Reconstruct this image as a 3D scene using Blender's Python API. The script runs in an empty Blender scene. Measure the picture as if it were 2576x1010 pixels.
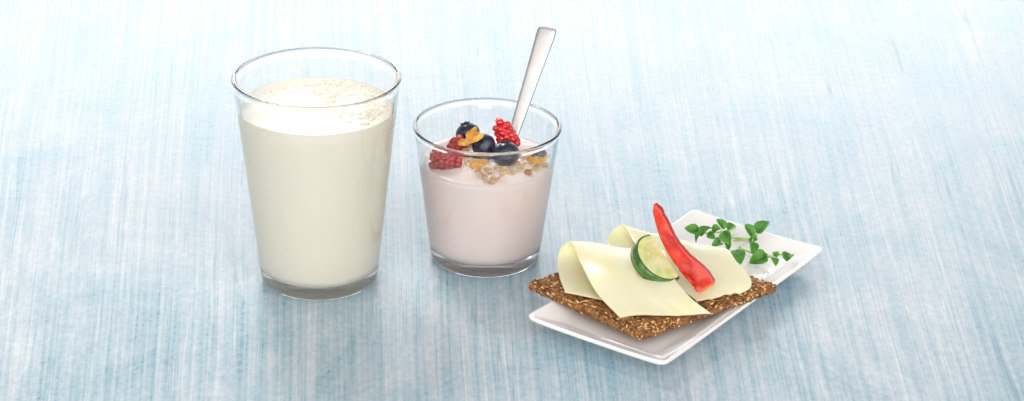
import bpy, bmesh, math, random
from mathutils import Vector, Matrix, noise
random.seed(7)
C = bpy.context.scene.collection
sc = bpy.context.scene
U = 0.01                      # all lengths below are centimetres
# ---------------------------------------------------------------- camera
PITCH = math.radians(24.5); FPX = 5600.0; CX, CY = 1000.0, 505.0
CAM = Vector((0, -103.0, 51.28))
FW = Vector((0, math.cos(PITCH), -math.sin(PITCH))); UPV = Vector((0, math.sin(PITCH), math.cos(PITCH))); RT = Vector((1, 0, 0))
def ray(u, v): return FW*FPX + RT*(u-CX) + UPV*(CY-v)
def at(u, v, z):
    d = ray(u, v); return CAM + d*((z-CAM.z)/d.z)
def aty(u, v, y):
    d = ray(u, v); return CAM + d*((y-CAM.y)/d.y)
cd = bpy.data.cameras.new('camera'); cam = bpy.data.objects.new('camera', cd); C.objects.link(cam)
cam.location = CAM*U; cam.rotation_euler = (math.pi/2-PITCH, 0, 0)
cd.sensor_width = 36; cd.lens = FPX/2576*36; cd.shift_x = 288/2576; cd.clip_start = 0.05; cd.clip_end = 50
sc.camera = cam
# ---------------------------------------------------------------- helpers
def tag(o, label=None, cat=None, group=None, kind=None):
    if label: o['label'] = label
    if cat: o['category'] = cat
    if group: o['group'] = group
    if kind: o['kind'] = kind
    return o
def empty(name, loc, label, cat, group=None):
    o = bpy.data.objects.new(name, None); C.objects.link(o); o.location = Vector(loc)*U
    o.empty_display_size = 0.01
    return tag(o, label, cat, group)
def mesh_obj(name, verts, faces, mats, parent=None, smooth=True, midx=None, origin=None):
    """verts in world cm; origin = world cm origin of the object"""
    if parent is not None: org = parent_org(parent)
    else: org = Vector(origin) if origin is not None else Vector((0, 0, 0))
    me = bpy.data.meshes.new(name)
    me.from_pydata([tuple((Vector(v)-org)*U) for v in verts], [], faces)
    if not isinstance(mats, (list, tuple)): mats = [mats]
    for m in mats: me.materials.append(m)
    if midx:
        for p, i in zip(me.polygons, midx): p.material_index = i
    for p in me.polygons: p.use_smooth = smooth
    bm = bmesh.new(); bm.from_mesh(me); bmesh.ops.recalc_face_normals(bm, faces=bm.faces); bm.to_mesh(me); bm.free()
    me.update()
    o = bpy.data.objects.new(name, me); C.objects.link(o)
    if parent is not None: o.parent = parent
    else: o.location = org*U
    return o
def parent_org(p):
    v = Vector((0, 0, 0))
    while p is not None: v += p.location/U; p = p.parent
    return v
def lathe(profile, n=96, c=(0, 0)):
    vs, fs, rings = [], [], []
    for r, z in profile:
        if r < 1e-5: rings.append([len(vs)]); vs.append((c[0], c[1], z))
        else:
            rings.append(list(range(len(vs), len(vs)+n)))
            for k in range(n):
                a = 2*math.pi*k/n; vs.append((c[0]+r*math.cos(a), c[1]+r*math.sin(a), z))
    for a, b in zip(rings, rings[1:]):
        for k in range(n):
            k2 = (k+1) % n
            if len(a) == 1 and len(b) == 1: continue
            if len(a) == 1: fs.append((a[0], b[k2], b[k]))
            elif len(b) == 1: fs.append((a[k], a[k2], b[0]))
            else: fs.append((a[k], a[k2], b[k2], b[k]))
    return vs, fs
def catmull(pts, n):
    """resample a list of Vectors / tuples with n samples"""
    P = [Vector(p) for p in pts]; P = [P[0]*2-P[1]] + P + [P[-1]*2-P[-2]]
    out = []; m = len(P)-3
    for i in range(n):
        t = i/(n-1)*m; k = min(int(t), m-1); t -= k
        a, b, c_, d = P[k:k+4]
        out.append(0.5*((2*b)+(c_-a)*t+(2*a-5*b+4*c_-d)*t*t+(-a+3*b-3*c_+d)*t**3))
    return out
def smooth_profile(pts, n):
    return [(max(p.x, 0), p.y) for p in catmull([Vector((r, z, 0)) for r, z in pts], n)]
def tube(pts, rad, n=8):
    vs, fs = [], []; m = len(pts)
    pts = [Vector(p) for p in pts]
    for i, p in enumerate(pts):
        t = (pts[min(i+1, m-1)]-pts[max(i-1, 0)]).normalized()
        a = t.cross(Vector((0.1, 0.2, 1))).normalized(); b = t.cross(a)
        r = rad(i/(m-1)) if callable(rad) else rad
        for k in range(n):
            an = 2*math.pi*k/n; vs.append(p+a*r*math.cos(an)+b*r*math.sin(an))
    for i in range(m-1):
        for k in range(n):
            k2 = (k+1) % n; fs.append((i*n+k, i*n+k2, (i+1)*n+k2, (i+1)*n+k))
    fs.append(tuple(range(n))); fs.append(tuple(range((m-1)*n, m*n)))
    return vs, fs
ICO = {}
def ico(sub):
    if sub not in ICO:
        bm = bmesh.new(); bmesh.ops.create_icosphere(bm, subdivisions=sub, radius=1)
        ICO[sub] = ([v.co.copy() for v in bm.verts], [tuple(v.index for v in f.verts) for f in bm.faces]); bm.free()
    return ICO[sub]
class MB:
    def __init__(s): s.v = []; s.f = []; s.m = []
    def add(s, vs, fs, mi=0):
        o = len(s.v); s.v += [Vector(v) for v in vs]; s.f += [tuple(i+o for i in f) for f in fs]; s.m += [mi]*len(fs)
    def blob(s, c, M, sub=1, mi=0, nz=0.0, seed=0):
        V, F = ico(sub); vs = []
        for v in V:
            k = 1+nz*noise.noise(v*1.7+Vector((seed, seed*.3, 0))) if nz else 1
            vs.append(Vector(c)+M@(v*k))
        s.add(vs, F, mi)
def basis(n, a=None):
    n = Vector(n).normalized(); a = Vector(a) if a else Vector((1, 0.13, 0.07))
    a = (a-n*a.dot(n)).normalized(); b = n.cross(a)
    return Matrix((a, b, n)).transposed()
def solid(o, th, off=-1, sub=0):
    m = o.modifiers.new('thickness', 'SOLIDIFY'); m.thickness = th*U; m.offset = off
    if sub: s = o.modifiers.new('smooth', 'SUBSURF'); s.levels = sub; s.render_levels = sub
# ---------------------------------------------------------------- materials
def new_mat(name):
    m = bpy.data.materials.new(name); m.use_nodes = True
    nt = m.node_tree; return m, nt, nt.nodes['Principled BSDF']
def N(nt, typ, **kw):
    n = nt.nodes.new(typ)
    for k, v in kw.items():
        if hasattr(n, k) and not k.startswith('in_'): setattr(n, k, v)
    return n
def L(nt, a, b): nt.links.new(a, b)
def ramp(nt, fac, stops):
    r = nt.nodes.new('ShaderNodeValToRGB'); L(nt, fac, r.inputs[0])
    e = r.color_ramp.elements
    while len(e) < len(stops): e.new(0.5)
    for el, (p, c) in zip(e, stops): el.position = p; el.color = (*c, 1) if len(c) == 3 else c
    return r
def noise_tex(nt, scale, detail=4, rough=.55, stretch=None, dist=0):
    tc = nt.nodes.new('ShaderNodeTexCoord'); n = nt.nodes.new('ShaderNodeTexNoise')
    n.inputs['Scale'].default_value = scale; n.inputs['Detail'].default_value = detail; n.inputs['Roughness'].default_value = rough
    n.inputs['Distortion'].default_value = dist
    if stretch:
        mp = nt.nodes.new('ShaderNodeMapping'); mp.inputs['Scale'].default_value = stretch
        L(nt, tc.outputs['Object'], mp.inputs[0]); L(nt, mp.outputs[0], n.inputs['Vector'])
    else: L(nt, tc.outputs['Object'], n.inputs['Vector'])
    return n
def bump(nt, b, h, strength, dist):
    bp = nt.nodes.new('ShaderNodeBump'); bp.inputs['Strength'].default_value = strength; bp.inputs['Distance'].default_value = dist*U
    L(nt, h, bp.inputs['Height']); L(nt, bp.outputs[0], b.inputs['Normal'])
def simple(name, c1, c2, scale=150, rough=.5, sss=0, rad=(1, .6, .3), sscale=.003, bmp=0, bd=.03, coat=0, metal=0, stops=(.35, .65), bscale=None, spec=.5, coatr=.1, tr=0):
    m, nt, b = new_mat(name)
    n = noise_tex(nt, scale); r = ramp(nt, n.outputs[0], [(stops[0], c1), (stops[1], c2)])
    L(nt, r.outputs[0], b.inputs['Base Color'])
    b.inputs['Roughness'].default_value = rough; b.inputs['Metallic'].default_value = metal
    b.inputs['Specular IOR Level'].default_value = spec
    if sss:
        b.inputs['Subsurface Weight'].default_value = sss; b.inputs['Subsurface Radius'].default_value = rad; b.inputs['Subsurface Scale'].default_value = sscale
    if coat: b.inputs['Coat Weight'].default_value = coat; b.inputs['Coat Roughness'].default_value = coatr
    if tr: b.inputs['Transmission Weight'].default_value = tr
    if bmp:
        n2 = noise_tex(nt, bscale or scale*2); bump(nt, b, n2.outputs[0], bmp, bd)
    return m
m_glass, nt, b = new_mat('clear_glass')
b.inputs['Base Color'].default_value = (1, 1, 1, 1); b.inputs['Roughness'].default_value = 0.0
b.inputs['Transmission Weight'].default_value = 1; b.inputs['IOR'].default_value = 1.45
m_milk = simple('milk', (1, .962, .835), (1, .962, .845), 30, .3, sss=.25, rad=(1, .9, .7), sscale=.006, spec=.35)
m_foam = simple('milk_foam', (.84, .74, .56), (.94, .86, .69), 80, .12, sss=.2, coat=.5, sscale=.002)
m_yog = simple('pink_yogurt', (1, .85, .83), (1, .88, .86), 40, .28, sss=.25, rad=(1, .8, .75), sscale=.006, coat=.1)
m_plate = simple('white_porcelain', (.86, .845, .85), (.88, .865, .87), 20, .14, coat=.4, coatr=.05)
m_steel = simple('satin_steel', (.56, .55, .555), (.65, .64, .645), 60, .42, metal=1, bmp=.2, bd=.004, bscale=3500)
m_cheese = simple('pale_cheese', (.96, .84, .44), (.97, .87, .51), 60, .28, sss=.6, rad=(1, .8, .4), sscale=.008, bmp=.15, bd=.04, bscale=90)
m_crumb = simple('rye_crumb', (.12, .042, .010), (.36, .165, .048), 350, .75, bmp=1, bd=.08, bscale=700)
m_sesame = simple('sesame', (.58, .34, .115), (.80, .54, .24), 400, .4)
m_toast = simple('toasted_seed', (.27, .10, .022), (.47, .215, .06), 400, .42)
m_flax = simple('flax_seed', (.05, .017, .005), (.12, .043, .013), 300, .3)
m_oat = simple('oat', (.48, .27, .09), (.84, .62, .34), 420, .5, bmp=.8, bd=.04, bscale=800, sss=.1)
m_flake = simple('corn_flake', (.50, .20, .03), (.82, .47, .11), 300, .35, bmp=1, bd=.06, bscale=450, stops=(.35, .65))
m_rasp = simple('raspberry_red', (.60, .003, .008), (.72, .008, .014), 200, .10, sss=.3, rad=(1, .08, .06), sscale=.003, coat=.7, coatr=.04)
m_raspd = simple('dark_raspberry_red', (.30, .006, .010), (.52, .014, .022), 200, .22, sss=.25, rad=(1, .08, .06), sscale=.003, coat=.3)
m_blue = simple('blueberry_skin', (.006, .008, .022), (.055, .075, .14), 140, .30, stops=(.42, .75), coat=.3)
m_calyx = simple('blueberry_calyx', (.012, .012, .028), (.05, .05, .09), 200, .6)
m_pep = simple('red_pepper_skin', (.40, .003, .002), (.48, .006, .003), 60, .12, sss=.1, rad=(1, .08, .03), sscale=.004, coat=.7, coatr=.05, bmp=.2, bd=.05, bscale=90)
m_pepin = simple('red_pepper_flesh', (.52, .010, .003), (.74, .042, .010), 100, .24, sss=.3, rad=(1, .1, .04), sscale=.004, bmp=1, bd=.12, bscale=140, coat=.4, coatr=.06, spec=.4)
m_pedge = simple('pepper_cut_edge', (.80, .12, .03), (.87, .26, .09), 200, .3, sss=.3, rad=(1, .2, .08), sscale=.004, bmp=.5, bd=.06, bscale=220, coat=.2)
m_cuc = simple('cucumber_flesh', (.52, .62, .20), (.70, .76, .36), 200, .14, sss=.4, rad=(.8, 1, .4), sscale=.006, bmp=.35, bd=.03, bscale=320, coat=.5)
m_seed = simple('cucumber_core', (.58, .62, .23), (.78, .78, .42), 130, .14, sss=.4, rad=(1, 1, .4), sscale=.006, coat=.5, bmp=.5, bd=.04, bscale=180)
m_cseed = simple('cucumber_seed', (.64, .66, .30), (.76, .75, .40), 300, .2)
m_rind = simple('cucumber_rind', (.015, .075, .006), (.06, .19, .022), 260, .22, coat=.6, bmp=.4, bd=.04)
m_leaf = simple('cress_leaf', (.022, .12, .010), (.095, .31, .028), 150, .42, sss=.15, rad=(.4, 1, .1), sscale=.001, bmp=.7, bd=.04, bscale=350, stops=(.3, .7))
m_stem = simple('cress_stem', (.36, .55, .14), (.5, .66, .25), 100, .35, sss=.3, rad=(.6, 1, .3), sscale=.002)
m_nut = simple('nut_chip', (.30, .12, .04), (.55, .30, .13), 300, .5, bmp=.6)

# painted wood of the table: brush strokes that open out slightly away from the front edge
m_wood, nt, b = new_mat('brushed_blue_white_paint')
def mth(op, a, b_=None, c_=None):
    n = N(nt, 'ShaderNodeMath', operation=op)
    for i, x in enumerate((a, b_, c_)):
        if x is None: continue
        if isinstance(x, (int, float)): n.inputs[i].default_value = x
        else: L(nt, x, n.inputs[i])
    return n.outputs[0]
tc = N(nt, 'ShaderNodeTexCoord')
sx_ = N(nt, 'ShaderNodeSeparateXYZ'); L(nt, tc.outputs['Object'], sx_.inputs[0])
fx = mth('DIVIDE', mth('SUBTRACT', sx_.outputs[0], .05), mth('MULTIPLY_ADD', sx_.outputs[1], .38, 1.0))
cmb = N(nt, 'ShaderNodeCombineXYZ'); L(nt, fx, cmb.inputs[0]); L(nt, sx_.outputs[1], cmb.inputs[1])
warp = noise_tex(nt, 7, 3, .5, (1, .5, 1))
def streak(sx, sy, detail, rough, off, wamt=.004):
    mp = N(nt, 'ShaderNodeMapping'); mp.inputs['Scale'].default_value = (sx, sy, 1); mp.inputs['Location'].default_value = off
    ad = N(nt, 'ShaderNodeVectorMath', operation='MULTIPLY_ADD'); L(nt, warp.outputs['Color'], ad.inputs[0])
    ad.inputs[1].default_value = (wamt, 0, 0); L(nt, cmb.outputs[0], ad.inputs[2])
    L(nt, ad.outputs[0], mp.inputs[0])
    n = N(nt, 'ShaderNodeTexNoise'); n.inputs['Scale'].default_value = 1; n.inputs['Detail'].default_value = detail; n.inputs['Roughness'].default_value = rough
    L(nt, mp.outputs[0], n.inputs['Vector']); return n
s_fine = streak(560, 4, 3, .7, (3, 1, 0)); s_mid = streak(250, 2.0, 5, .75, (7, 5, 0), .006); s_big = streak(40, 1.0, 4, .6, (1, 9, 0), .02)
s_r1 = streak(85, 1.0, 2, .5, (13, 2, 0), .008); s_r2 = streak(70, 1.2, 2, .5, (31, 12, 0), .008)
blot = noise_tex(nt, 12, 9, .76, (1, .7, 1), .6); speck = noise_tex(nt, 300, 4, .75, (1, .7, 1)); msk = noise_tex(nt, 30, 4, .6, (1, .4, 1)); msk2 = noise_tex(nt, 36, 4, .6, (1.3, .4, 1))
def cen(o_): return mth('SUBTRACT', o_, .5)
h = mth('MULTIPLY_ADD', cen(s_fine.outputs[0]), .38, mth('MULTIPLY_ADD', cen(s_mid.outputs[0]), .34, mth('MULTIPLY_ADD', cen(s_big.outputs[0]), .16, mth('MULTIPLY_ADD', cen(blot.outputs[0]), .48, mth('MULTIPLY_ADD', cen(speck.outputs[0]), .32, .5)))))
col = ramp(nt, h, [(.31, (.10, .275, .37)), (.41, (.23, .385, .47)), (.50, (.365, .475, .545)), (.59, (.50, .565, .615)), (.70, (.69, .705, .73))])
# hairline grain: thin contour lines of stretched noise, only where the mask lets them through
def hair(sn, mk, width, amt):
    a = ramp(nt, mth('ABSOLUTE', cen(sn.outputs[0])), [(.0, (1, 1, 1)), (width, (0, 0, 0))])
    m_ = ramp(nt, mk.outputs[0], [(.46, (0, 0, 0)), (.60, (1, 1, 1))])
    return mth('MULTIPLY', mth('MULTIPLY', a.outputs[0], m_.outputs[0]), amt)
mx = N(nt, 'ShaderNodeMix', data_type='RGBA'); L(nt, hair(s_r1, msk, .011, .65), mx.inputs[0])
L(nt, col.outputs[0], mx.inputs[6]); mx.inputs[7].default_value = (.12, .27, .36, 1)
mx2 = N(nt, 'ShaderNodeMix', data_type='RGBA'); L(nt, hair(s_r2, msk2, .010, .40), mx2.inputs[0]); L(nt, mx.outputs[2], mx2.inputs[6]); mx2.inputs[7].default_value = (.74, .76, .78, 1)
L(nt, mx2.outputs[2], b.inputs['Base Color'])
rr = N(nt, 'ShaderNodeMapRange'); L(nt, h, rr.inputs[0]); rr.inputs[1].default_value = .35; rr.inputs[2].default_value = .65; rr.inputs[3].default_value = .26; rr.inputs[4].default_value = .40
L(nt, rr.outputs[0], b.inputs['Roughness']); bump(nt, b, h, .5, .03)

# ---------------------------------------------------------------- table
t = mesh_obj('tabletop', [(-200, -180, 0), (200, -180, 0), (200, 260, 0), (-200, 260, 0), (-200, -180, -3), (200, -180, -3), (200, 260, -3), (-200, 260, -3)],
             [(0, 1, 2, 3), (7, 6, 5, 4), (0, 4, 5, 1), (1, 5, 6, 2), (2, 6, 7, 3), (3, 7, 4, 0)], m_wood, smooth=False)
tag(t, 'wooden table surface brushed with streaky pale blue and white paint', 'table', kind='structure')

# ---------------------------------------------------------------- glasses
def glass(c, H, rb, rt, floor, wall, fill, label, name):
    e = empty(name, (c[0], c[1], 0), label, 'glass')
    sl = (rt-rb)/H
    ro = lambda z: rb+sl*z
    prof = [(0, .26), (rb*.30, .24), (rb*.57, .15), (rb*.74, .03), (rb*.81, .0), (rb*.90, .015), (rb*.97, .10), (ro(.28)-.01, .28), (ro(.5), .5)]
    prof = smooth_profile(prof, 48)
    prof += [(ro(z), z) for z in [H*k/20 for k in range(2, 20)] if z > .6]
    ri = lambda z: ro(z)-wall-(.10*max(0, 1-z/3.0))
    prof += [(ro(H)-.0, H-.22), (ro(H)+.03, H-.13), (ro(H)+.03, H-.05), (ro(H)-.03, H), (ro(H)-wall*.6, H+.01), (ro(H)-wall-.0, H-.03), (ro(H)-wall-.03, H-.10), (ri(H), H-.22)]
    inn = [(ri(z), z) for z in [H*k/20 for k in range(19, 2, -1)] if z > floor+.75]
    cr = ri(floor+.6)
    corner = smooth_profile([(ri(floor+.7), floor+.7), (ri(floor+.4)-.03, floor+.35), (cr-.28, floor+.1), (cr-.65, floor), (cr*.4, floor-.0), (0, floor-.0)], 18)
    prof += inn+corner
    v, f = lathe(prof, 128, c); g = mesh_obj('glass_body', v, f, m_glass, e)
    # liquid, a hair wider than the inner wall so the contact is optical
    ov = .05
    lp = [(0, floor-ov)]+[(max(r+ov*.7, 0), z-ov) for r, z in reversed(corner[:-1])]
    lp += [(ri(z)+ov, z) for z in [floor+.75+(fill-floor-.75)*k/12 for k in range(1, 13)]]
    return e, lp, ri
MC = (-4.03, .08); MFILL = 9.5
ge, lp, ri = glass(MC, 11.08, 3.0, 4.19, .72, .20, MFILL, 'tall clear glass tumbler filled with white milk', 'milk_glass')
prof = lp+[(ri(MFILL)+.0, MFILL+.035), (ri(MFILL)-.06, MFILL+.0), (ri(MFILL)-.2, MFILL-.03), (2, MFILL-.035), (0, MFILL-.035)]
v, f = lathe(prof, 96, MC); milk = mesh_obj('milk', v, f, m_milk, ge)
mb = MB()
def foam(u0, v0, su, sv, n, rmin, rmax):
    for _ in range(n):
        p = at(u0+random.gauss(0, su), v0+random.gauss(0, sv), MFILL-.03)
        if (Vector((p.x-MC[0], p.y-MC[1]))).length > ri(MFILL)-.1: continue
        r = rmin+(rmax-rmin)*random.random()**3
        mb.blob((p.x, p.y, MFILL-.035), Matrix.Diagonal((r, r, r*.4)), 2 if r > .06 else 1)
foam(880, 222, 42, 12, 120, .05, .17); foam(835, 238, 20, 7, 45, .06, .32); foam(925, 285, 28, 16, 110, .05, .13); foam(700, 232, 25, 5, 20, .04, .10); foam(790, 212, 30, 5, 30, .04, .14)
foam(940, 250, 20, 20, 50, .04, .11)
fo = mesh_obj('foam', mb.v, mb.f, m_foam, milk); fo['kind'] = 'stuff'

YC = (4.60, 2.50); YFILL = 5.6
ye, lp, riy = glass(YC, 7.47, 2.84, 3.78, .72, .17, YFILL, 'short clear glass tumbler of pink yogurt with berry topping', 'yogurt_glass')
v, f = lathe(lp, 96, YC); n = 96
# top surface: uneven rings
R = riy(YFILL)+.05; last = len(v)-n
def ys(x, y):
    d = math.hypot(x-YC[0], y-YC[1])/R
    w = noise.noise(Vector((x*.55, y*.55, 3)))*.30+noise.noise(Vector((x*1.3, y*1.3, 8)))*.14
    return YFILL+(.12+w)*(1-d**4)+.06*math.sin(math.atan2(y-YC[1], x-YC[0])*2+1)*d*d*(1-d)*4
rings = 18; prev = last
for q in range(1, rings):
    rr_ = R*(1-q/rings); st = len(v)
    for k in range(n):
        a = 2*math.pi*k/n; x = YC[0]+rr_*math.cos(a); y = YC[1]+rr_*math.sin(a); v.append((x, y, ys(x, y)))
    for k in range(n): f.append((prev+k, prev+(k+1) % n, st+(k+1) % n, st+k))
    prev = st
v.append((YC[0], YC[1], ys(*YC)))
for k in range(n): f.append((prev+k, prev+(k+1) % n, len(v)-1))
mesh_obj('yogurt', v, f, m_yog, ye)

# ---------------------------------------------------------------- spoon
A = Vector((5.85, 4.3, 5.4)); T = Vector((7.93, 7.4, 11.0)); ax = (T-A).normalized(); Ls = (T-A).length
se = empty('teaspoon', tuple(A-ax*5.0), 'satin steel teaspoon standing in the pink yogurt', 'spoon')
tocam = (CAM-A).normalized(); fn = (tocam+Vector((-.35, 0, 0))); fn = (fn-ax*fn.dot(ax)).normalized(); sd = ax.cross(fn)
def sect(s, w, th, cup=0, curve=0):
    out = []; n = 28
    for k in range(n):
        a = 2*math.pi*k/n; ca, sa = math.cos(a), math.sin(a)
        x = math.copysign(abs(ca)**.55, ca)*w; y = math.copysign(abs(sa)**.8, sa)*th
        out.append(A+ax*s+sd*x+fn*(y+cup*(x/w)**2+curve))
    return out
secs = [(-2.3, .20, .12), (-1, .22, .12), (1, .29, .12), (3, .37, .13), (5, .46, .14), (Ls-.6, .52, .15), (Ls-.25, .52, .15), (Ls-.12, .505, .13), (Ls-.04, .46, .10), (Ls, .36, .05)]
v, f = [], []
for s in secs: v += sect(*s)
n = 28
for i in range(len(secs)-1):
    for k in range(n): f.append((i*n+k, i*n+(k+1) % n, (i+1)*n+(k+1) % n, (i+1)*n+k))
f.append(tuple(range(n))); f.append(tuple(range((len(secs)-1)*n, len(secs)*n)))
mesh_obj('handle', v, f, m_steel, se)
bs = [(-4.9, .25), (-4.7, .6), (-4.2, .85), (-3.6, .9), (-3.0, .72), (-2.6, .45), (-2.2, .2)]
v, f = [], []
for s, w in bs: v += sect(s, w, .05, .35*w, -.3*w)
for i in range(len(bs)-1):
    for k in range(n): f.append((i*n+k, i*n+(k+1) % n, (i+1)*n+(k+1) % n, (i+1)*n+k))
f.append(tuple(range(n))); f.append(tuple(range((len(bs)-1)*n, len(bs)*n)))
mesh_obj('bowl', v, f, m_steel, se)

# ---------------------------------------------------------------- berries
def blueberry(u, v_, z, r, d, label):
    c = at(u, v_, z); e = empty('blueberry', tuple(c), label, 'blueberry', 'blueberries on the yogurt')
    B = basis(d); V, F = ico(4); vs = []
    for p in V:
        q = p.copy(); ca = q.z; s_ = math.hypot(q.x, q.y); an = math.atan2(q.y, q.x)
        k = 1+.02*noise.noise(p*1.6+c)
        if ca > .7:
            rim = math.exp(-((s_-.36)/.09)**2); k += rim*(.05+.03*math.cos(an*5)); k -= .16*math.exp(-(s_/.25)**2)
        q = Vector((q.x, q.y, q.z*.88))*k*r; vs.append(c+B@q)
    mesh_obj('skin', vs, F, m_blue, e)
    v2, f2 = [], []
    for i in range(30):
        a = 2*math.pi*i/30
        for rr2, h2 in ((.22, .80), (.36+.06*math.cos(a*5), .90+.03*math.cos(a*5))):
            v2.append(c+B@(Vector((rr2*math.cos(a), rr2*math.sin(a), h2))*r))
    for i in range(30): j = (i+1) % 30; f2.append((2*i, 2*j, 2*j+1, 2*i+1))
    o = mesh_obj('calyx', v2, f2, m_calyx, e); solid(o, .03, 0)
def raspberry(u, v_, z, rad, length, axis, m, label, seed, pt=0):
    c = at(u, v_, z); B = basis(axis); mb = MB(); rnd = random.Random(seed)
    mb.blob(c-B@Vector((0, 0, .06*length)), B@Matrix.Diagonal((rad*.97, rad*.97, length*.48)), 3, 0, .15, seed)
    rows = 6
    for i in range(rows):
        t_ = i/(rows-1); zz = (-.44+.88*t_)*length; rr2 = rad*(.76*math.sqrt(max(0, 1-max(0, (t_-.35)/.68)**2)))*(1-pt*t_)+.02
        cnt = max(1, int(2*math.pi*rr2/(.27)))
        for k in range(cnt):
            a = 2*math.pi*(k+.5*(i % 2))/cnt+rnd.uniform(-.12, .12); s_ = .20*rnd.uniform(.85, 1.1)
            p = c+B@Vector((rr2*math.cos(a), rr2*math.sin(a), zz+rnd.uniform(-.04, .04)))
            mb.blob(p, Matrix.Diagonal((s_, s_*rnd.uniform(.88, 1), s_*rnd.uniform(.88, 1))), 3, 0, .1, i*7+k)
    o = mesh_obj('raspberry', mb.v, mb.f, m, None, origin=tuple(c))
    tag(o, label, 'raspberry', 'raspberries on the yogurt'); return o
blueberry(1177, 336, 6.15, .64, (-.3, .2, 1), 'blueberry at the back left, behind the folded corn flake')
blueberry(1217, 366, 6.2, .63, (-.5, -.5, .6), 'middle blueberry between the corn flake and the bright raspberry')
blueberry(1273, 386, 6.2, .69, (-.1, .3, 1), 'largest blueberry, front one directly below the upright raspberry')
blueberry(1357, 387, 5.75, .42, (.2, .3, 1), 'small half sunken blueberry by the right wall of the glass')
raspberry(1270, 336, 6.7, .50, 1.5, (-.42, .1, .95), m_rasp, 'bright red raspberry standing upright in front of the spoon', 1, .10)
raspberry(1124, 402, 6.05, .55, 1.35, (.95, -.25, -.1), m_raspd, 'dark red raspberry lying by the left wall of the glass', 2)
raspberry(1152, 366, 5.95, .42, .8, (.3, .2, .9), m_raspd, 'small red raspberry piece mostly hidden behind the folded corn flake', 3)

def flake(name, u, v_, z, w, l, nrm, along, mat, label, cat, group, seed, curl=.25, rough_e=.18, th=.04, crease=0, bend=.30):
    c = at(u, v_, z); B = basis(nrm, along); rnd = random.Random(seed)
    v, f = [Vector((0, 0, 0))], []; nr, na = 7, 32
    for i in range(1, nr+1):
        for k in range(na):
            a = 2*math.pi*k/na; e_ = 1+rough_e*(noise.noise(Vector((math.cos(a)*1.4, math.sin(a)*1.4, seed*3.7)))*2+.9*noise.noise(Vector((math.cos(a)*4, math.sin(a)*4, seed*1.7))))
            r = i/nr*e_; x = l*r*math.cos(a); y = w*r*math.sin(a)
            zz = curl*(y/w)**2*w + .35*curl*(x/l)**2*l + bend*w*noise.noise(Vector((x*3.6, y*3.6, seed)))*2 - crease*math.exp(-(y/(.14*w))**2)
            v.append(Vector((x, y, zz)))
    for k in range(na): f.append((0, 1+k, 1+(k+1) % na))
    for i in range(nr-1):
        for k in range(na):
            a0 = 1+i*na; b0 = a0+na; f.append((a0+k, a0+(k+1) % na, b0+(k+1) % na, b0+k))
    o = mesh_obj(name, [c+B@p for p in v], f, mat, None, origin=tuple(c)); solid(o, th, 0, 1)
    tag(o, label, cat, group); return o
G = 'corn flakes on the yogurt'
flake('corn_flake', 1178, 354, 6.75, .34, .66, (.1, -.75, .7), (1, .1, .35), m_flake, 'folded golden corn flake leaning between the two rear blueberries', 'corn flake', G, 1, .8, .4)
flake('corn_flake', 1210, 411, 6.2, .36, .46, (-.5, -.7, .5), (.8, 0, .75), m_flake, 'curled golden corn flake in front of the middle blueberry', 'corn flake', G, 2, .7, .4)
flake('corn_flake', 1345, 404, 6.0, .30, .46, (.1, -.6, .8), (1, 0, -.2), m_flake, 'golden brown corn flake at the right wall of the glass', 'corn flake', G, 3, .7, .45)
flake('corn_flake', 1190, 343, 6.8, .2, .35, (.3, -.5, .9), (1, .3, .2), m_flake, 'small corn flake fragment on top of the rear blueberries', 'corn flake', G, 9, .7, .4)
GO = 'oat flakes scattered on the yogurt'
spots = [(1160, 384, .32), (1142, 392, .25), (1180, 398, .30), (1230, 428, .32), (1218, 444, .28), (1243, 453, .34), (1272, 430, .30), (1252, 422, .22), (1190, 414, .22), (1322, 388, .30), (1330, 402, .26), (1316, 414, .22), (1362, 410, .30), (1300, 408, .20), (1150, 376, .22), (1372, 398, .22), (1172, 378, .22), (1200, 396, .22), (1345, 420, .26),
         (1168, 392, .20), (1192, 404, .18), (1228, 458, .18), (1352, 394, .2), (1262, 440, .16), (1290, 432, .18), (1172, 412, .16), (1308, 424, .16), (1205, 430, .16)]
for i, (u, v_, s) in enumerate(spots):
    p = at(u, v_, 5.75); zz = ys(p.x, p.y)+.10+.05*(i % 3)
    a = random.uniform(0, 3.1)
    flake('oat_flake', u, v_, zz, s*.55, s*1.05, (random.uniform(-.5, .5), random.uniform(-1., .1), 1), (math.cos(a), math.sin(a), 0), m_oat,
          'small pale rolled oat flake scattered on the pink yogurt', 'oat flake', GO, 20+i, .3, .26, .04, .04, .25)
c = at(1327, 431, 5.8); mb = MB(); mb.blob((c.x, c.y, ys(c.x, c.y)+.1), Matrix.Diagonal((.17, .15, .15)), 3, 0, .5, 2)
tag(mesh_obj('nut_chip', mb.v, mb.f, m_nut, None, origin=tuple(c)), 'tiny brown chopped nut near the front right of the yogurt', 'nut')

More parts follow.
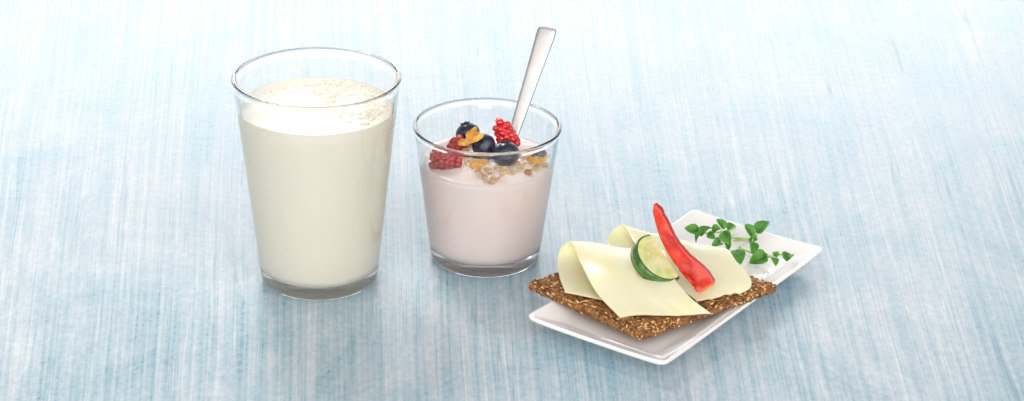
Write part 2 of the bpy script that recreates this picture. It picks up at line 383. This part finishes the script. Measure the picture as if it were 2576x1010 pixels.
# ---------------------------------------------------------------- plate
PC = Vector((14.24, -2.555, 0)); PA = math.radians(52.2); PL, PS = 15.84/2, 7.92/2
lx = Vector((math.cos(PA), math.sin(PA), 0)); ly = Vector((-math.sin(PA), math.cos(PA), 0))
def rrect(ins, z, R, lift):
    a, b_ = PL-ins, PS-ins; pts = []; nc, ne = 8, 14
    cs = [(a-R, b_-R, 0), (-(a-R), b_-R, 90), (-(a-R), -(b_-R), 180), (a-R, -(b_-R), 270)]
    for q, (x, y, d) in enumerate(cs):
        for k in range(nc+1):
            an = math.radians(d+90*k/nc); pts.append((x+R*math.cos(an), y+R*math.sin(an)))
        x1, y1, d1 = cs[(q+1) % 4]; an = math.radians(d+90)
        s0 = (x+R*math.cos(an), y+R*math.sin(an)); an = math.radians(d1); s1 = (x1+R*math.cos(an), y1+R*math.sin(an))
        for k in range(1, ne): t_ = k/ne; pts.append((s0[0]+(s1[0]-s0[0])*t_, s0[1]+(s1[1]-s0[1])*t_))
    out = []
    for x, y in pts:
        cf = (abs(x)/PL)**6*(abs(y)/PS)**4
        sx = x; sy = y*(1-.012*(1-(x/PL)**2))
        out.append(PC+lx*sx+ly*sy+Vector((0, 0, z+lift*cf)))
    return out
prof = [(2.6, .12, .3, 0), (1.75, .1, .35, 0), (1.65, .0, .4, 0), (1.45, .0, .4, 0), (1.35, .12, .4, 0), (.8, .40, .42, .02), (.28, .66, .42, .06), (.05, .79, .40, .1), (0, .87, .38, .12), (.0, .95, .38, .12), (.03, .99, .36, .12), (.09, 1.0, .34, .12), (.16, .98, .32, .12),
        (.30, .91, .30, .1), (.62, .78, .28, .08), (1.0, .65, .26, .04), (1.18, .59, .26, 0), (1.35, .56, .26, 0), (1.6, .55, .26, 0), (2.6, .545, .25, 0)]
v, f = [], []
for q in prof: v += rrect(*q)
n = len(rrect(*prof[0]))
for i in range(len(prof)-1):
    for k in range(n): f.append((i*n+k, i*n+(k+1) % n, (i+1)*n+(k+1) % n, (i+1)*n+k))
f.append(tuple(range(n))); f.append(tuple(range((len(prof)-1)*n, len(prof)*n)))
pl = mesh_obj('plate', v, f, m_plate, None, origin=tuple(PC))
tag(pl, 'small white rectangular porcelain plate with raised sloping rim under the crispbread', 'plate')

# ---------------------------------------------------------------- crispbread
TOP, BOT = 1.52, 1.05
q0 = Vector((6.6, -3.54, 0)); q1 = Vector((11.66, -8.9, 0)); q2 = Vector((18.78, -3.84, 0)); q3 = Vector((13.45, 1.2, 0))
def quad(s, t_): return (q0*(1-s)+q1*s)*(1-t_)+(q3*(1-s)+q2*s)*t_
mb = MB(); ns, nt_ = 70, 80
def jit(p, k, sd): return Vector((noise.noise(p*1.9+Vector((sd, 0, 0))), noise.noise(p*1.9+Vector((0, sd, 5))), noise.noise(p*2.3+Vector((0, 4, sd)))))*k
vs, fs = [], []
zs = [TOP, BOT]
for side, zz in enumerate(zs):
    for i in range(ns+1):
        for j in range(nt_+1):
            s, t_ = i/ns, j/nt_; p = quad(s, t_); p.z = zz
            d = min(s, 1-s, t_, 1-t_)
            if side == 0: p.z -= .08*max(0, 1-d*25)
            p += jit(p, .04, 3)+.03*jit(p*2.5, 1, 9)
            vs.append(p)
W = nt_+1; off = (ns+1)*W
for i in range(ns):
    for j in range(nt_):
        a = i*W+j; fs.append((a, a+1, a+W+1, a+W)); fs.append((off+a, off+a+W, off+a+W+1, off+a+1))
border = [(i, 0) for i in range(ns)]+[(ns, j) for j in range(nt_)]+[(i, nt_) for i in range(ns, 0, -1)]+[(0, j) for j in range(nt_, 0, -1)]
nb = len(border); mid = []
for lv in (1, 2, 3):
    row = []
    for (i, j) in border:
        p = vs[i*W+j].lerp(vs[off+i*W+j], lv/4); c0 = quad(.5, .5); o_ = (p-Vector((c0.x, c0.y, p.z))).normalized()
        p = p+o_*(.04+.04*noise.noise(p*3)); row.append(len(vs)); vs.append(p)
    mid.append(row)
rowsb = [[i*W+j for i, j in border]]+mid+[[off+i*W+j for i, j in border]]
for a, b_ in zip(rowsb, rowsb[1:]):
    for k in range(nb): fs.append((a[k], a[(k+1) % nb], b_[(k+1) % nb], b_[k]))
mb.add(vs, fs, 0)
rnd = random.Random(5)
def seed(p, nrm, big=1):
    k = rnd.random(); mi = 1 if k < .24 else 2 if k < .62 else 3 if k < .82 else 0
    l = {1: .13, 2: .13, 3: .12, 0: .15}[mi]*rnd.uniform(.8, 1.2)*big; w = l*(.62 if mi != 0 else .8)
    n_ = (Vector(nrm)+Vector((rnd.uniform(-.35, .35), rnd.uniform(-.35, .35), rnd.uniform(-.3, .3)))).normalized()
    B = basis(n_, (math.cos(k*97), math.sin(k*97), rnd.uniform(-.3, .3)))
    mb.blob(p, B@Matrix.Diagonal((l, w, w*.42)), 1, mi, .3 if mi in (0, 2) else .1, k*50)
for _ in range(2100):
    p = quad(rnd.uniform(.005, .995), rnd.uniform(.005, .995)); p.z = TOP+rnd.uniform(-.03, .01); p += jit(p, .04, 3); seed(p, (0, 0, 1))
for e in range(4):
    for _ in range(300):
        t_ = rnd.random(); s, t2 = [(t_, 0), (1, t_), (t_, 1), (0, t_)][e]
        p = quad(s, t2); o_ = [(q0-q3), (q1-q0), (q3-q0), (q0-q1)][e].normalized()
        p = p+o_*(rnd.uniform(-.02, .04)); p.z = rnd.uniform(BOT+.04, TOP-.05); seed(p, tuple(o_), .85)
o = mesh_obj('crispbread', mb.v, mb.f, [m_crumb, m_sesame, m_toast, m_flax], None, midx=mb.m, origin=tuple(quad(.5, .5)+Vector((0, 0, BOT))))
tag(o, 'square brown seeded crispbread lying across the rims of the white plate', 'crispbread')

# ---------------------------------------------------------------- cheese
def cheese(left, right, label, seed_, wav=.05):
    Lp = catmull([at(*p) for p in left], 70); Rp = catmull([at(*p) for p in right], 70)
    v, f = [], []; m = 40
    for i in range(70):
        for j in range(m):
            t_ = j/(m-1); p = Lp[i].lerp(Rp[i], t_); fr = i/69
            w = wav*noise.noise(Vector((fr*2.2, t_*2.5, seed_)))*2*min(1, max(0, (fr-.25)*4))
            w += .14*math.sin(math.pi*t_)*math.sin(math.pi*min(1, max(0, (fr-.55)/.45)))   # soft belly of the draped sheet
            w += .05*math.sin(t_*7+fr*4+seed_)*max(0, fr-.5)
            p = p+Vector((0, 0, w+.01))+Vector((0, .10*math.sin(t_*3.1+seed_)+.08*noise.noise(Vector((t_*7, seed_, fr)))*(1 if fr > .9 else 0), 0))
            v.append(p)
    for i in range(69):
        for j in range(m-1): f.append((i*m+j, i*m+j+1, (i+1)*m+j+1, (i+1)*m+j))
    o = mesh_obj('cheese_slice', v, f, m_cheese, None, origin=tuple(at(*left[0]))); solid(o, .085, 0)
    bv = o.modifiers.new('edge', 'BEVEL'); bv.width = .015*U; bv.segments = 2; bv.limit_method = 'ANGLE'; bv.angle_limit = 1.0
    tag(o, label, 'cheese slice', 'cheese slices on the crispbread'); return o
cheese([(1422, 738, 1.70), (1408, 700, 1.74), (1403, 660, 1.92), (1412, 628, 2.4), (1437, 613, 2.75), (1463, 668, 2.70), (1502, 740, 2.2), (1560, 801, 1.72)],
       [(1560, 760, 1.70), (1580, 715, 1.74), (1600, 680, 1.92), (1630, 645, 2.3), (1668, 632, 2.8), (1690, 690, 2.75), (1735, 745, 2.3), (1787, 786, 1.72)],
       'pale yellow folded cheese slice at the front, draped over the left half of the crispbread', 2, .07)
cheese([(1600, 690, 1.70), (1548, 650, 1.70), (1528, 612, 1.88), (1540, 582, 2.3), (1568, 567, 2.7), (1600, 618, 2.35), (1665, 690, 2.0), (1752, 754, 1.72)],
       [(1790, 720, 1.70), (1800, 700, 1.72), (1806, 672, 1.9), (1815, 642, 2.25), (1832, 634, 2.5), (1855, 662, 2.5), (1884, 690, 2.35), (1890, 722, 2.1), (1862, 744, 1.80)],
       'pale yellow folded cheese slice at the back, draped over the right half of the crispbread', 5, .10)

# ---------------------------------------------------------------- cucumber
cc = aty(1660, 648, -4.8)
nrm = Vector((.40, -.40, .82)).normalized(); dn = Vector((.28, -.41, -.91)); dn = (dn-nrm*dn.dot(nrm)).normalized(); lf = dn.cross(nrm)
if lf.x > 0: lf = -lf
ce = empty('cucumber_slice', tuple(cc), 'cut cucumber slice with dark green rind leaning on the front cheese slice', 'cucumber')
Rc = 1.34; cut = -.30; th = .62
def arc(r, n=48):
    a_ = math.acos(max(-1, min(1, cut/r))); return [(r*math.cos(-a_+2*a_*k/(n-1)), r*math.sin(-a_+2*a_*k/(n-1))) for k in range(n)]
def P3(x, y, z): return cc+lf*(x-.05)+dn*y*1.04+nrm*z
def slab(outer, z0, z1, cham=.03):
    v, f = [], []; n = len(outer)
    for z, s in ((z0, .985), (z0+cham, 1), (z1-cham, 1), (z1, .985)):
        for x, y in outer: v.append(P3(x*s, y*s, z))
    for i in range(3):
        for k in range(n): f.append((i*n+k, i*n+(k+1) % n, (i+1)*n+(k+1) % n, (i+1)*n+k))
    f.append(tuple(range(n))); f.append(tuple(range(3*n, 4*n))); return v, f
v, f = slab(arc(Rc-.07), -th, .0); mesh_obj('flesh', v, f, m_cuc, ce, smooth=False)
v, f = slab([(x*(1+.05*math.sin(5*math.atan2(y, x))), y) for x, y in arc(Rc*.66)], -.1, .010, .008); core = mesh_obj('core', v, f, m_seed, ce, smooth=False)
o_, i_ = arc(Rc, 60), arc(Rc-.10, 60); v, f = [], []
for k in range(60):
    for (x, y), z in ((i_[k], .004), (o_[k], -.03), (o_[k], -th+.02), (i_[k], -th-.004)): v.append(P3(x, y, z))
for k in range(59):
    for j in range(4): f.append((k*4+j, k*4+(j+1) % 4, (k+1)*4+(j+1) % 4, (k+1)*4+j))
f.append((0, 1, 2, 3)); f.append((236, 237, 238, 239))
mesh_obj('rind', v, f, m_rind, ce)
mbs = MB()
for a, r in ((-1.1, .5), (-.55, .66), (.1, .55), (.7, .68), (1.3, .5)):
    p = P3(r*math.cos(a), r*math.sin(a), .006); dirv = lf*math.cos(a+1.2)+dn*math.sin(a+1.2)
    mbs.blob(p, basis(nrm, dirv)@Matrix.Diagonal((.12, .05, .018)), 2)
mesh_obj('seeds', mbs.v, mbs.f, m_cseed, core)

# ---------------------------------------------------------------- pepper strip
ctrl = [aty(1648, 512, -3.6), aty(1661, 545, -3.75), aty(1676, 585, -4.05), aty(1699, 628, -4.5), aty(1731, 667, -5.0), aty(1762, 699, -5.4), aty(1780, 725, -5.6)]
cl = catmull(ctrl, 60); v, f = [], []; nn = 32; NP = 60
for i, p in enumerate(cl):
    t_ = i/(NP-1); tg = (cl[min(i+1, NP-1)]-cl[max(i-1, 0)]).normalized()
    vd = (CAM-p).normalized(); sdv = tg.cross(vd).normalized(); fnv = sdv.cross(tg).normalized()
    if fnv.dot(vd) < 0: fnv = -fnv
    if sdv.x < 0: sdv = -sdv
    ra = math.radians(30-18*t_)
    s2 = sdv*math.cos(ra)+fnv*math.sin(ra); f2 = fnv*math.cos(ra)-sdv*math.sin(ra)
    w = (.18+.37*min(1, t_*1.3)**.9)*(1+.10*noise.noise(Vector((t_*6, 2, 2)))); w *= min(1, (1-t_)*6+.75) * min(1, t_*9+.25)
    hth = .20*min(1, (1-t_)*14+.7)*min(1, t_*9+.4)
    for k in range(nn):
        a = 2*math.pi*(k+.5)/nn; ca, sa = math.cos(a), math.sin(a)
        x = math.copysign(abs(ca)**.42, ca)*w*(1+.06*noise.noise(Vector((t_*22, ca*2, 5)))); y = math.copysign(abs(sa)**.42, sa)*hth
        y += .07*noise.noise(Vector((x*4, t_*9, 1)))
        v.append(p+s2*x+f2*y)
mi = []
for i in range(NP-1):
    for k in range(nn):
        f.append((i*nn+k, i*nn+(k+1) % nn, (i+1)*nn+(k+1) % nn, (i+1)*nn+k))
        a = 2*math.pi*(k+1)/nn; mi.append(2 if math.cos(a) < -.80 or i > 56 else 0 if math.cos(a) > .75 else 1 if math.sin(a) > .05 else 0)
f.append(tuple(range(nn))); f.append(tuple(range((NP-1)*nn, NP*nn))); mi += [2, 2]
o = mesh_obj('pepper_strip', v, f, [m_pep, m_pepin, m_pedge], None, midx=mi, origin=tuple(ctrl[-1]))
tag(o, 'curved red bell pepper strip standing against the cucumber on the cheese', 'pepper strip')

# ---------------------------------------------------------------- cress
def leaf_mesh(kind):
    v, f = [], []; nu, nv = 12, 8
    for i in range(nu+1):
        t_ = i/nu; w = .5*math.sin(math.pi*min(1, t_**.72))**.62 if 0 < t_ < 1 else .0
        w = max(w, .012)
        for j in range(nv+1):
            s = -1+2*j/nv
            v.append(((t_)*U, s*w*.92*U, (.30*abs(s)*w*2*(.5+.3*kind)+.14*math.sin(t_*math.pi)-.26*t_*t_*kind-(.03 if j == 4 else 0))*U))
    for i in range(nu):
        for j in range(nv): a = i*(nv+1)+j; f.append((a, a+1, a+nv+2, a+nv+1))
    me = bpy.data.meshes.new('leaf'); me.from_pydata(v, [], f); me.materials.append(m_leaf)
    for p in me.polygons: p.use_smooth = True
    return me
LM = [leaf_mesh(0), leaf_mesh(1), leaf_mesh(2)]
def sprig(stem, leaves, label):
    pts = [at(*p) for p in stem]; org = pts[0]
    e = empty('cress_sprig', tuple(org), label, 'cress', 'cress sprigs on the plate')
    v, f = tube(catmull(pts, 24), lambda t_: .06-.015*t_, 8); mesh_obj('stem', v, f, m_stem, e)
    sm = catmull(pts, 60)
    for i, (u, v_, z, size, ang) in enumerate(leaves):
        size *= .92*random.uniform(.88, 1.08)
        cdir = (RT*math.cos(math.radians(ang))+UPV*math.sin(math.radians(ang)))
        nz = Vector((random.uniform(-.6, .6), -.6+random.uniform(-.35, .35), .85)).normalized()
        d = (cdir-nz*cdir.dot(nz)).normalized(); b_ = nz.cross(d)
        c = at(u, v_, z); root = c-d*size*.5
        o = bpy.data.objects.new('leaf', LM[i % 3]); C.objects.link(o); o.parent = e
        M = Matrix((d*size, b_*size*random.uniform(.8, .98), nz*size)).transposed().to_4x4(); M.translation = (root-org)*U
        o.matrix_basis = M
        s = o.modifiers.new('t', 'SOLIDIFY'); s.thickness = .025*U
        near = min(sm, key=lambda q: (q-root).length)
        if (near-root).length > .06:
            vv, ff = tube(catmull([near, (near+root)/2+Vector((0, 0, .06)), root+d*.05], 8), .032, 6); mesh_obj('leaf_stalk', vv, ff, m_stem, e)
sprig([(1850, 573, 1.0), (1820, 583, .9), (1790, 586, 1.1), (1768, 588, 1.25)],
      [(1740, 580, 1.5, .82, 165), (1776, 582, 1.6, .86, 60), (1756, 597, 1.3, .6, 215), (1790, 594, 1.5, .6, -40)], 'leftmost cress sprig on the plate, beside the rear cheese slice')
sprig([(1885, 602, .7), (1855, 600, .9), (1835, 598, 1.2), (1820, 592, 1.4)],
      [(1812, 565, 1.7, .76, 110), (1840, 572, 1.5, .6, 40), (1800, 582, 1.7, .62, 190), (1828, 600, 1.6, .85, -60), (1803, 613, 1.4, .75, 215), (1830, 619, 1.2, .5, -80)], 'cress sprig with a dense leaf cluster, second from the left')
sprig([(1845, 606, .7), (1865, 604, .8), (1890, 600, 1.1), (1903, 592, 1.3)],
      [(1884, 580, 1.6, .92, 120), (1919, 572, 1.7, 1.0, 50), (1894, 603, 1.3, .5, 190), (1892, 624, 1.2, .85, -110)], 'topmost cress sprig with broad upright leaves near the plate back edge')
sprig([(1860, 622, .68), (1880, 632, .8), (1920, 645, .9), (1942, 645, 1.0), (1968, 640, 1.1)],
      [(1857, 648, 1.1, 1.08, -80), (1908, 652, 1.1, .98, 200), (1928, 645, 1.2, .5, 30), (1946, 660, 1.1, .74, -95), (1950, 640, 1.2, .5, 100), (1985, 645, 1.2, .88, 75)], 'front right cress sprig stretching across the empty plate end')

# ---------------------------------------------------------------- light
sc.view_settings.view_transform = 'Standard'; sc.view_settings.look = 'None'; sc.view_settings.exposure = 0
w = bpy.data.worlds.new('World'); sc.world = w; w.use_nodes = True; nt = w.node_tree
bg = nt.nodes['Background']; tc = N(nt, 'ShaderNodeTexCoord'); sp = N(nt, 'ShaderNodeSeparateXYZ'); L(nt, tc.outputs['Generated'], sp.inputs[0])
m1 = N(nt, 'ShaderNodeMapRange'); L(nt, sp.outputs[1], m1.inputs[0]); m1.inputs[1].default_value = -1; m1.inputs[2].default_value = 1; m1.inputs[3].default_value = 0; m1.inputs[4].default_value = 1
r = ramp(nt, m1.outputs[0], [(.0, (1.0, .955, .90)), (.14, (.78, .745, .70)), (.30, (.34, .325, .31)), (.50, (.08, .08, .084)), (.78, (.13, .131, .138)), (1, (.28, .28, .28))])
L(nt, r.outputs[0], bg.inputs[0]); bg.inputs[1].default_value = 3.35
def area(name, loc, target, sx, sy, power, col=(1, 1, 1)):
    ld = bpy.data.lights.new(name, 'AREA'); ld.shape = 'RECTANGLE'; ld.size = sx; ld.size_y = sy; ld.energy = power; ld.color = col
    o = bpy.data.objects.new(name, ld); C.objects.link(o); o.location = Vector(loc)*U
    o.rotation_euler = (Vector(target)-Vector(loc)).to_track_quat('-Z', 'Y').to_euler()
area('back_softbox', (-20, 240, 76), (0, 0, 0), 2.8, .65, 24, (1, .98, .975))
area('key_softbox', (-35, 95, 125), (0, 0, 4), .26, .26, 6.5, (1, .98, .95))
